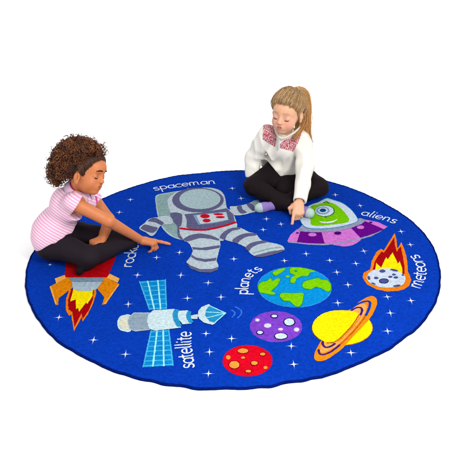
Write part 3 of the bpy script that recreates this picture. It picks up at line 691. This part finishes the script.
    hz.f = lambda P: np.maximum(P[:, 2]-(.082+.10*np.abs(P[:, 0]-.322)/.11*(P[:, 1] < .80)+.006*np.sin(P[:, 0]*60)), np.linalg.norm(P-A(.325, .76, .1), axis=1)-.19)
    nk = [ell(neckc+A(-.004, -.006, .010), (.053, .068, .050), k=.006, op='s')]
    body_st = st+[hz]+nk
    # keep forearm of the left sleeve out of the hem cut: union it again
    body_st += [cap(sL, eL, .050, .045, .02), cap(eL, wL-dfl*.01, .044, .036, .02), disp(lambda P: crease(P)*.5), sleeve_cut(eL, wL, -.006), cap(wL-dfl*.012, wL+dfl*.03, .0265, .030, .004, 's'), cap(sR, eR, .047, .043, .02), cap(eR, wR, .043, .036, .02), sleeve_cut(eR, wR, -.004), nk[0]]
    V, F = sdf_mesh(body_st, .0036)
    shirt = mesh_obj('top', V, F, [cloth_mat('white_crinkle_cotton', (250, 246, 236), .9, 260, .03, .4, 1.45)], root); shirt['label'] = 'white long-sleeved cotton top'
    # embroidered yokes: patches of the top's own surface, a stitch proud of it
    px = pr(V); fc = V[F].mean(1); fpx = px[F].mean(1)
    nrm = np.cross(V[F[:, 1]]-V[F[:, 0]], V[F[:, 2]]-V[F[:, 0]]); nrm /= np.linalg.norm(nrm, axis=1)[:, None]+1e-12
    vn = np.zeros_like(V)
    for i in range(4): np.add.at(vn, F[:, i], nrm)
    vn /= np.linalg.norm(vn, axis=1)[:, None]+1e-12
    def inside(P, poly):
        r = np.zeros(len(P), bool); n_ = len(poly)
        for i in range(n_):
            (x1, y1), (x2, y2) = poly[i], poly[(i+1) % n_]
            c = ((y1 > P[:, 1]) != (y2 > P[:, 1])) & (P[:, 0] < (x2-x1)*(P[:, 1]-y1)/(y2-y1+1e-9)+x1); r ^= c
        return r
    t = NT('red_embroidery'); vo = t.n('ShaderNodeTexVoronoi', feature='DISTANCE_TO_EDGE'); vo.inputs['Scale'].default_value = 125; t.l(t.coord(), vo.inputs['Vector'])
    nz = t.noise(150, 3, .8); mk = t.math('LESS_THAN', t.math('ADD', t.math('MULTIPLY', vo.outputs['Distance'], 1.4), t.math('MULTIPLY', nz, .55)), .50)
    t.l(t.mix(mk, alb((244, 222, 220), 1.4), alb((196, 70, 88))), t.b.inputs['Base Color']); t.b.inputs['Roughness'].default_value = .9; t.bump(mk, .4, .001)
    for poly in ([(263.5, 124), (267, 120.5), (272.3, 118), (274.5, 130), (276.6, 138.5), (275, 146.5), (269, 143), (263, 139.5)], [(280, 144), (284, 140.5), (293, 136.5), (303, 129), (300, 138), (296, 147), (293.5, 151.3), (286, 149.5), (280, 147.8)]):
        m = inside(fpx, poly) & (fc[:, 1] < .725) & (np.einsum('ij,ij->i', vn[F[:, 0]], CAM-fc) > 0)
        f = F[m]; u, inv = np.unique(f, return_inverse=True)
        if len(u): mesh_obj('embroidered_yoke', V[u]+vn[u]*.0022, inv.reshape(-1, 4), [t.m], shirt)['label'] = 'red and white embroidered yoke panel'
    # cream neckline binding following the opening
    q = [Py(273.9, 120, .645), Py(275.4, 129, .627), Py(278.2, 135.4, .615), Py(281.5, 138.0, .610), Py(287, 136.6, .615), Py(294, 132.6, .630), Py(300, 127.4, .65), Py(303.6, 123.5, .685)]
    V2, F2, _ = tubes([catmull(q, 8)], .0068, 8)
    mesh_obj('neckline_binding', V2, F2, [cloth_mat('cream_binding', (246, 238, 218))], shirt)['label'] = 'cream neckline binding'
    V2, F2, _ = tubes([catmull([Py(279.3, 137.5, .612), Py(278.8, 143, .622), Py(278.3, 150, .634)], 6)], .0042, 6)
    mesh_obj('placket', V2, F2, [cloth_mat('white_placket', (246, 244, 240))], shirt)
    # hair
    hcap = [H.e((-.014, 0, .027), (.104, .084, .095)), H.e((-.045, 0, -.040), (.045, .058, .045), .02), H.e((.122, 0, -.028), (.125, .125, .097), .01, 's'), half(H.w(0, 0, -.070), -H.R[2]*.9+H.R[0]*.45, .004), disp(lambda P: .0012*vnoise(P, 160, 8)),
            H.e((-.012, .085, -.012), (.024, .03, .03), .006, 's'), H.e((-.012, -.085, -.012), (.024, .03, .03), .006, 's')]
    V, F = sdf_mesh(hcap, .0035)
    cols = [(170, 124, 78), (216, 172, 116), (144, 100, 66), (236, 200, 148), (196, 152, 100)]
    hm = hair_mat('fair_hair')
    hair = mesh_obj('hair', V, F, [hm], root, attrs={'tint': np.tile(lin((158, 112, 70)), (len(V), 1))}); hair['label'] = 'light brown hair combed back into a high ponytail'
    lo = H.loc(V); outer = np.linalg.norm((lo-A(-.014, 0, .027))/A(.104, .084, .095), axis=1) > .975; sel = lo[(lo[:, 2] > -.05) & outer]
    edge = sel[((sel[:, 0]-.122)/.125)**2+(sel[:, 1]/.125)**2+((sel[:, 2]+.028)/.097)**2 < 1.16]
    st_ = np.r_[edge[rng.integers(0, len(edge), 800)], sel[rng.integers(0, len(sel), 1700)]]+rng.normal(0, .0015, (2500, 3)); st_[:800] += A(1, 0, -.4)*rng.exponential(.0022, (800, 1))
    Tw = Py(296.5, 90.0, .695); T = H.loc(Tw[None])[0]
    if DBG: print('tie local', T)
    P = np.concatenate([scalp_paths(H, st_, T, jit=.012), scalp_paths(H, st_[::16], T, lift=.014, jit=.035)]); m = P.shape[1]
    lp = H.loc(P.reshape(-1, 3)).reshape(P.shape); P = P[~(((np.abs(lp[..., 0]) < .026) & (lp[..., 2] < .022) & (lp[..., 2] > -.05)).any(1))]
    V, F, _ = tubes(P, np.interp(np.linspace(0, 1, m), [0, .15, 1], [.0004, .0010, .0009]), 4)
    mesh_obj('combed_hair', V, F, [hm], hair, attrs={'tint': tints(len(P), cols, m*4)})
    # ponytail
    ctr = catmull([Tw, Py(299.5, 88.6, .715), Py(303.6, 92.5, .735), Py(305.4, 100, .735), Py(306.2, 110, .72), Py(306.4, 120, .70), Py(307.0, 130, .675), Py(310.6, 143, .662)], 4)
    n_ = len(ctr); prof_ = np.interp(np.linspace(0, 1, n_), [0, .1, .25, .5, .8, 1], [.008, .018, .024, .028, .024, .003])
    PP = []
    for i in range(1300):
        a, rr_ = rng.uniform(0, 6.283), math.sqrt(rng.uniform(0, 1)); ph = rng.uniform(0, 6.28)
        off = A(math.cos(a), math.sin(a)*.7, math.sin(a)*.25)*rr_; e_ = int(n_*rng.uniform(.72, 1.0)) if i % 3 else n_
        wob = rng.normal(0, .0045 if i % 4 else .009, 3)
        q = ctr+off*prof_[:, None]+wob*np.sin(np.linspace(0, 5, n_)+ph)[:, None]*np.linspace(.2, 1, n_)[:, None]
        tq = np.linspace(0, e_-1, n_); PP.append(np.stack([np.interp(tq, np.arange(n_), q[:, j]) for j in range(3)], -1))
    V, F, _ = tubes(PP, np.linspace(.0012, .0006, n_), 4)
    pt = mesh_obj('ponytail', V, F, [hm], hair, attrs={'tint': tints(len(PP), [(214, 160, 96), (236, 190, 126), (190, 132, 72), (226, 150, 70)], n_*4)})
    c2 = catmull([Py(303.8, 112, .70), Py(303.6, 120, .685), Py(301.2, 128, .652), Py(297, 134, .632), Py(294.6, 139, .622)], 5); n2 = len(c2)
    PP = [c2+(rng.normal(0, 1, 3)*.0075)*np.linspace(1, .6, n2)[:, None]+rng.normal(0, .002, 3)*np.sin(np.linspace(0, 5, n2)+rng.uniform(0, 6))[:, None] for _ in range(220)]
    c3 = catmull([Py(302.6, 112, .73), Py(300.2, 119, .705), Py(298.2, 125, .685), Py(297.4, 131, .66)], 5); c3 = np.stack([np.interp(np.linspace(0, len(c3)-1, n2), np.arange(len(c3)), c3[:, j]) for j in range(3)], -1)
    PP += [c3+(rng.normal(0, 1, 3)*.009)*np.linspace(1, .7, n2)[:, None]+rng.normal(0, .002, 3)*np.sin(np.linspace(0, 5, n2)+rng.uniform(0, 6))[:, None] for _ in range(260)]
    V, F, _ = tubes(PP, np.linspace(.0013, .0006, n2), 4)
    mesh_obj('loose_lock', V, F, [hm], hair, attrs={'tint': tints(len(PP), [(206, 142, 74), (228, 176, 106), (180, 112, 52)], n2*4)})
    a = np.linspace(0, 2*math.pi, 25); tdir = unit(ctr[3]-ctr[0]); s1 = unit(np.cross(tdir, A(0, 0, 1))); s2 = np.cross(tdir, s1)
    V, F, _ = tubes([[ctr[1]+.0135*(math.cos(x)*s1+math.sin(x)*s2) for x in a]], .0042, 8)
    mesh_obj('hair_tie', V, F, [cloth_mat('gold_elastic', (240, 178, 40), .4)], hair)['label'] = 'golden yellow hair tie'
    return root

# ------------------------------------------------------------------ child in pink stripes, side-on
def girl_one():
    hN, hF = A(-.885, -.01, .098), A(-.875, .115, .098)
    kN, kF = Pz(89, 256.5, .080), Pz(128.5, 240.5, .056)
    aN, aF = Pz(113, 248, .042), Pz(87, 262, .045)
    tN, tF = Pz(121, 243, .035), Pz(79.5, 271.5, .028)
    sN, sF = Py(74.5, 203.5, -.055), Py(94, 200, .13)
    eN, wN = Py(108.5, 221, -.06), Pz(142, 240.6, .058)
    eF, wF = Py(109, 219, .12), Py(102, 239.5, .02)
    at = Py(85.4, 171.3, .05); H = Head(at, head_axes(at, 59, 12, 1), .96, (.014, -.018), .010)
    nb = Py(79.5, 191, .055)
    ft = Pz(168.3, 243.4, .030)
    if DBG:
        print('G1', at, 'nb', nb, 'N', np.linalg.norm(sN-eN), np.linalg.norm(eN-wN), 'F', np.linalg.norm(sF-eF), np.linalg.norm(eF-wF), 'sN', sN, 'sF', sF, 'eN', eN, 'wN', wN, 'wF', wF, 'kN', kN, 'kF', kF, 'aF', aF, 'fin', np.linalg.norm(ft-wN))
        for n_, q in dict(nose=(.112, 0, -.03), chin=(.075, 0, -.098), eyeR=(.088, -.031, -.006), crown=(-.03, 0, .113), mouth=(.104, 0, -.056), hairline=(.07, 0, .075), earR=(-.01, -.08, -.01), forehead=(.088, 0, .03)).items(): print(n_, pr(H.w(*q)).round(1))
    mid = lambda a, b, t_: a+(b-a)*t_
    pc = (hN+hF)/2; t1 = Py(56, 226, .05); t2 = Py(67, 205.5, .05)
    torso = [cap(hN, hF, .070, k=.03), ell(mid(pc, t1, .6)+A(-.01, 0, .01), (.070, .090, .085), k=.04), ell(t1, (.073, .090, .085), k=.04), ell(t2+A(.0, 0, .0), (.075, .095, .080), k=.04), cap(sN+A(-.005, .03, 0), sF-A(.005, .03, 0), .034, k=.04)]
    arms = [cap(sN, eN, .033, .028, .02), cap(eN, wN, .0285, .0195, .014), cap(sF, eF, .033, .027, .02), cap(eF, wF, .027, .021, .014)]
    legs = [cap(hN, kN, .062, .046, .03), cap(kN, aN, .040, .026, .02), cap(hF, kF, .058, .034, .03), cap(kF, aF, .030, .024, .02)]
    feet = [cap(aN, tN, .022, .018, .02), cap(aF, tF, .022, .016, .02)]
    ft2 = Pz(167, 247, .022); dN = unit(ft2-wN)
    hd = hand(wN, unit(dN+A(0, 0, .10)), A(0, -.30, -1), A(-.1, 1, -.1), 1.12, [(2, 3, 2), (62, 45, 25), (70, 45, 20), (74, 45, 20)], (.7, .5, .2, .3), (.060, .056, .052, .044))
    hd2 = hand(wF, Py(95.5, 242, -.01)-wF, A(.2, .1, -1), A(.3, -1, .1), 1.05, [(70, 75, 50)]*4, (.7, .3, .0, .4))
    neck = [cap(nb-unit(H.w(-.03, 0, -.05)-nb)*.03, H.w(-.026, 0, -.055), .040, .037, .02)]
    V, F = sdf_mesh(torso+arms+legs+feet+neck+hd+hd2+H.prims(), .0027)
    S = H.S
    spots = [(H.w(.104, 0, -.0515), .009*S, (170, 80, 70), .75), (H.w(.102, -.009, -.053), .007*S, (170, 80, 70), .6), (H.w(.102, 0, -.061), .0085*S, (178, 86, 76), .7), (H.w(.100, -.012, -.0565), .005*S, (90, 36, 26), .7),
             (H.w(.070, -.046, -.035), .026*S, (214, 128, 84), .5), (H.w(.088, -.031, .003), .013*S, (170, 100, 66), .5), (ft, .02, (230, 150, 110), .6), (wN+dN*.05, .03, (222, 138, 92), .3)]
    root = mesh_obj('person', V, F, [skin_mat('brown_skin')], attrs={'tint': bake_col(V, (224, 134, 80), spots)})
    tag(root, 'curly-haired child in pink striped polo shirt, side-on at the left edge pointing at the spaceman', 'person', group='children sitting on the rug')
    face_bits(H, root, (70, 36, 22), (40, 18, 12), .0022)
    lg = [cap(hN, hF, .080, k=.03), ell(mid(pc, t1, .35), (.094, .105, .06), k=.03), cap(hN, kN, .071, .054, .03), cap(kN, aN, .050, .038, .02), cap(hF, kF, .068, .047, .03), cap(kF, aF, .041, .031, .02), cap(aN, tN, .030, .026, .02), cap(aF, aF+(tF-aF)*.3, .030, .027, .02),
          disp(lambda P: .0035*vnoise(P, 45, 23)-.004*np.abs(vnoise(P*A(1, 1.4, 1), 60, 29))+.002), half((-.8, 0, .0125), (0, 0, -1))]
    V, F = sdf_mesh(lg, .0045)
    mesh_obj('leggings', V, F, [cloth_mat('charcoal_jersey', (38, 30, 38), .8)], root)['label'] = 'charcoal black leggings'
    V, F = sdf_mesh([cap(aF, tF, .022, .018, .02), disp(lambda P: .001*vnoise(P, 120, 5)), half((-.8, 0, .0115), (0, 0, -1))], .003)
    mesh_obj('sock', V, F, [cloth_mat('black_sock', (22, 18, 26))], root)['label'] = 'black sock'
    # shirt
    cN = sN+(eN-sN)*.02
    dn = unit(eN-sN); df = unit(eF-sF)
    base = [cap(hN+A(-.006, 0, .03), hF+A(-.006, 0, .03), .088, k=.03), ell(mid(pc, t1, .6)+A(0, 0, .01), (.098, .115, .090), k=.04), ell(t1, (.094, .108, .09), k=.04), ell(t2, (.086, .106, .085), k=.04), cap(sN+A(-.005, .03, 0), sF-A(.005, .03, 0), .043, k=.04), cap(nb-A(.02, 0, .03), nb+A(-.01, 0, -.01), .055, .05, k=.03), ell(sN+A(-.012, .012, -.045), (.05, .03, .05), k=.03)]
    hz = Prim(); hz.k = .004; hz.op = 's'; hz.c = A(-.85, .05, .1); hz.R = .25
    hz.f = lambda P: P[:, 2]-(.122+.30*np.maximum(P[:, 0]+.90, 0)+.006*np.sin(P[:, 0]*50+P[:, 1]*60)-.16*np.maximum(-.90-P[:, 0], 0)*4)
    crs = lambda P: .0042*vnoise(P, 30, 31)+.0018*vnoise(P, 75, 32)
    sh = base+[disp(crs), hz, cap(sN-dn*.01, cN, .044, .046, .02), cap(sF-df*.02, sF+df*.01, .043, .044, .02),
               half(cN+dn*.010, unit(dn+A(0,0,-.1)), .003, .075), half(sF+df*.008, df, .003, .075), cap(cN, cN+dn*.05, .0375, .040, .004, 's'), cap(sF-df*.0, sF+df*.05, .037, .04, .004, 's'),
               cap(nb, H.w(-.02, 0, -.04), .040, .052, .006, 's')]
    V, F = sdf_mesh(sh, .0036)
    # distance along the spine carries the woven stripes
    spn = catmull([pc-A(.0, 0, .08), pc, t1, t2, nb+unit(nb-t2)*.08], 10); s_ = np.r_[0, np.cumsum(np.linalg.norm(np.diff(spn, axis=0), axis=1))]
    best = np.full(len(V), 1e9); val = np.zeros(len(V))
    for i in range(len(spn)-1):
        a, b = spn[i], spn[i+1]; L = (b-a)@(b-a); tt = np.clip((V-a)@(b-a)/L, 0, 1); dd = np.linalg.norm(V-a-tt[:, None]*(b-a), axis=1)
        m = dd < best; best[m] = dd[m]; val[m] = (s_[i]+tt*math.sqrt(L))[m]
    val = V@unit(A(.56, .34, .76))+.0035*vnoise(V, 9, 77)+.25*(V[:, 1]-.05)**2
    t = NT('pink_striped_jersey'); a_ = t.attr('along'); sn = t.math('SINE', t.math('MULTIPLY', a_.outputs['Fac'], 2*math.pi/.0125))
    st_ = t.rng(sn, -.1, .45, 0, 1)
    t.l(t.mix(st_, alb((252, 222, 236), 1.5), alb((240, 170, 208), 1.5)), t.b.inputs['Base Color']); t.b.inputs['Roughness'].default_value = .9; t.bump(t.noise(500, 2), .25, .001)
    SV = V
    shirt = mesh_obj('polo_shirt', V, F, [t.m], root, attrs={'along': val}); shirt['label'] = 'short-sleeved pink and white striped polo shirt'
    # collar and magenta neck tape
    nd = unit(H.w(-.02, 0, -.04)-nb); s1 = H.R[0]-nd*(H.R[0]@nd); s1 = unit(s1); s2 = np.cross(nd, s1)
    def ringp(r, up, tilt=0., a0=0, a1=360, n_=40):
        return [nb+nd*(up+tilt*math.cos(math.radians(x)))+r*(math.cos(math.radians(x))*s1+1.06*math.sin(math.radians(x))*s2) for x in np.linspace(a0, a1, n_)]
    rows = [ringp(.0455, .028, -.014, 5, 355), ringp(.052, .031, -.014, 5, 355), ringp(.0585, .022, -.016, 4, 356), ringp(.072, .0, -.022, 2, 358), ringp(.0705, -.003, -.022, 2, 358), ringp(.056, .016, -.016, 4, 356), ringp(.0455, .012, -.014, 5, 355)]
    R_ = np.array(rows); n_ = R_.shape[1]; V = R_.reshape(-1, 3); Fq = []
    for i in range(len(rows)-1):
        for j in range(n_-1): Fq.append((i*n_+j, i*n_+j+1, (i+1)*n_+j+1, (i+1)*n_+j))
    mesh_obj('collar', V, np.array(Fq), [cloth_mat('pale_pink_rib', (246, 208, 232))], shirt)['label'] = 'pale pink folded collar'
    V, F, _ = tubes([ringp(.0445, .026, -.014, 10, 350)], .0045, 6)
    mesh_obj('neck_tape', V, F, [cloth_mat('magenta_tape', (206, 40, 130))], shirt)['label'] = 'magenta tape inside the collar'
    def surf(x, y):                              # the shirt's own surface point seen at a picture position
        m = np.linalg.norm(pr(SV)-A(x, y), axis=1) < 1.6; Q = SV[m]
        return Q[np.argmin(np.linalg.norm(Q-CAM, axis=1))]+unit(CAM-Q[0])*.002
    q = [surf(97.2, 196), surf(98.0, 200), surf(98.2, 204)]
    V, F, _ = tubes([catmull(q, 6)], .006, 6); mesh_obj('placket', V, F, [cloth_mat('magenta_placket', (226, 96, 172))], shirt)
    # hair: dark combed sides, big curly puff
    hm = hair_mat('curly_brown_hair', .55)
    hcap = [H.e((-.014, 0, .027), (.104, .084, .095)), H.e((.136, 0, -.030), (.122, .118, .100), .01, 's'), half(H.w(0, 0, -.035), -H.R[2]*.9+H.R[0]*.35, .004), disp(lambda P: .0014*vnoise(P, 160, 8)),
            H.e((.008, .088, -.032), (.028, .03, .040), .004, 's'), H.e((.008, -.088, -.032), (.028, .03, .040), .004, 's')]
    V, F = sdf_mesh(hcap, .0035)
    hair = mesh_obj('hair', V, F, [hm], root, attrs={'tint': np.tile(lin((46, 24, 16)), (len(V), 1))}); hair['label'] = 'brown curly hair pulled into a big loose puff'
    lo = H.loc(V); outer = np.linalg.norm((lo-A(-.014, 0, .027))/A(.104, .084, .095), axis=1) > .975; sel = lo[(lo[:, 2] > -.06) & outer]
    edge = sel[((sel[:, 0]-.136)/.122)**2+(sel[:, 1]/.118)**2+((sel[:, 2]+.030)/.100)**2 < 1.15]
    st_ = np.r_[edge[rng.integers(0, len(edge), 800)], sel[rng.integers(0, len(sel), 600)]]+rng.normal(0, .0015, (1400, 3)); st_[:800] += A(1, 0, -.4)*rng.exponential(.0012, (800, 1))
    T = (-.055, 0, .100)
    P = scalp_paths(H, st_, T, lift=.007, jit=.010); m = P.shape[1]
    V, F, _ = tubes(P, np.interp(np.linspace(0, 1, m), [0, .15, 1], [.0004, .0011, .0011]), 4)
    mesh_obj('combed_hair', V, F, [hm], hair, attrs={'tint': tints(len(P), [(50, 26, 16), (84, 46, 26), (124, 74, 40), (38, 20, 14)], m*4)})
    lobes = [(Py(69, 161, .05), A(.080, .095, .090)), (Py(82, 148, .05), A(.062, .080, .034)), (Py(59.5, 171, .05), A(.042, .066, .062)), (Py(93.5, 149.5, .045), A(.036, .05, .016)), (Py(74, 150, .05), A(.058, .080, .052))]
    core = [ell(c, r*.78, k=.03) for c, r in lobes]+[disp(lambda P: .006*vnoise(P, 90, 41))]
    core += [H.e((.095, 0, -.03), (.095, .10, .105), .01, 's')]
    V, F = sdf_mesh(core, .006)
    puff = mesh_obj('hair_puff', V, F, [hm], hair, attrs={'tint': np.tile(lin((60, 30, 16)), (len(V), 1))})
    PP = []; m = 22; ts = np.linspace(0, 1, m)
    wts = np.array([5, 3, 2, .8, 3.]); wts /= wts.sum()
    while len(PP) < 2300:
        c, r = lobes[rng.choice(5, p=wts)]; u = unit(rng.normal(size=3)); q0 = c+u*r*rng.uniform(.66, .84)
        nrm = unit(u/r); tan = unit(np.cross(nrm, rng.normal(size=3))); d_ = unit(nrm*rng.uniform(.25, .9)+tan*.8+A(0, 0, -.25))
        L = rng.uniform(.028, .055); path = q0+d_*(ts*L)[:, None]+A(0, 0, -1)*(ts**2*rng.uniform(0, .012))[:, None]
        e1 = unit(np.cross(d_, A(.3, .2, .9))); e2 = np.cross(d_, e1); ph = rng.uniform(0, 6.28); tr = rng.uniform(2., 3.6); hr = rng.uniform(.004, .0085)
        path = path+hr*(np.cos(ph+ts*tr*6.283)[:, None]*e1+np.sin(ph+ts*tr*6.283)[:, None]*e2)
        lf = H.loc(path)
        if ((lf[:, 0] > .048) & (lf[:, 2] < .082)).any(): continue
        if ((lf[:, 0] > -.012) & (lf[:, 2] < .030)).any(): continue
        if ((lf[:, 0] > -.095) & (lf[:, 2] < -.060)).any() or (lf[:, 2] < -.120).any(): continue
        PP.append(path)
    rad = np.interp(ts, [0, .75, 1], [1, .95, .35])[None]*rng.choice([.0014, .0020, .0028], len(PP))[:, None]
    V, F, _ = tubes(PP, rad, 3)
    mesh_obj('curls', V, F, [hm], puff, attrs={'tint': tints(len(PP), [(80, 40, 18), (130, 70, 28), (48, 24, 12), (164, 94, 40), (98, 48, 20)], m*3)})
    return root
DBG = bool(__import__('os').environ.get('DBG'))
girl_two()
girl_one()


# ================================================================== LIGHT
w = bpy.data.worlds.new('World'); SC.world = w; w.use_nodes = True
w.node_tree.nodes['Background'].inputs[0].default_value = (1, 1, 1, 1); w.node_tree.nodes['Background'].inputs[1].default_value = 1.12
def area(name, loc, target, size, power, col=(1, 1, 1)):
    l = bpy.data.lights.new(name, 'AREA'); l.size = size; l.energy = power; l.color = col
    o = bpy.data.objects.new(name, l); COL.objects.link(o); o.location = loc
    o.rotation_euler = (Vector(target)-Vector(loc)).to_track_quat('-Z', 'Y').to_euler()
area('softbox_key', (1.1, -1.9, 2.05), (0.1, -.2, .0), .8, 76, (1, .985, .96))
area('softbox_fill', (-2.2, -2.6, 2.6), (0, .2, .1), 1.4, 14)

# ================================================================== CAMERA
cd = bpy.data.cameras.new('camera'); cam = bpy.data.objects.new('camera', cd); COL.objects.link(cam)
from mathutils import Matrix
M = Matrix(((RT[0], UP[0], -FW[0], CAM[0]), (RT[1], UP[1], -FW[1], CAM[1]), (RT[2], UP[2], -FW[2], CAM[2]), (0, 0, 0, 1)))
cam.matrix_world = M
cd.sensor_fit = 'HORIZONTAL'; cd.sensor_width = 36; cd.lens = FPX/460*36; cd.clip_end = 100
SC.camera = cam
SC.view_settings.view_transform = 'Standard'; SC.view_settings.look = 'None'
SC.view_settings.exposure = 0; SC.view_settings.gamma = 1
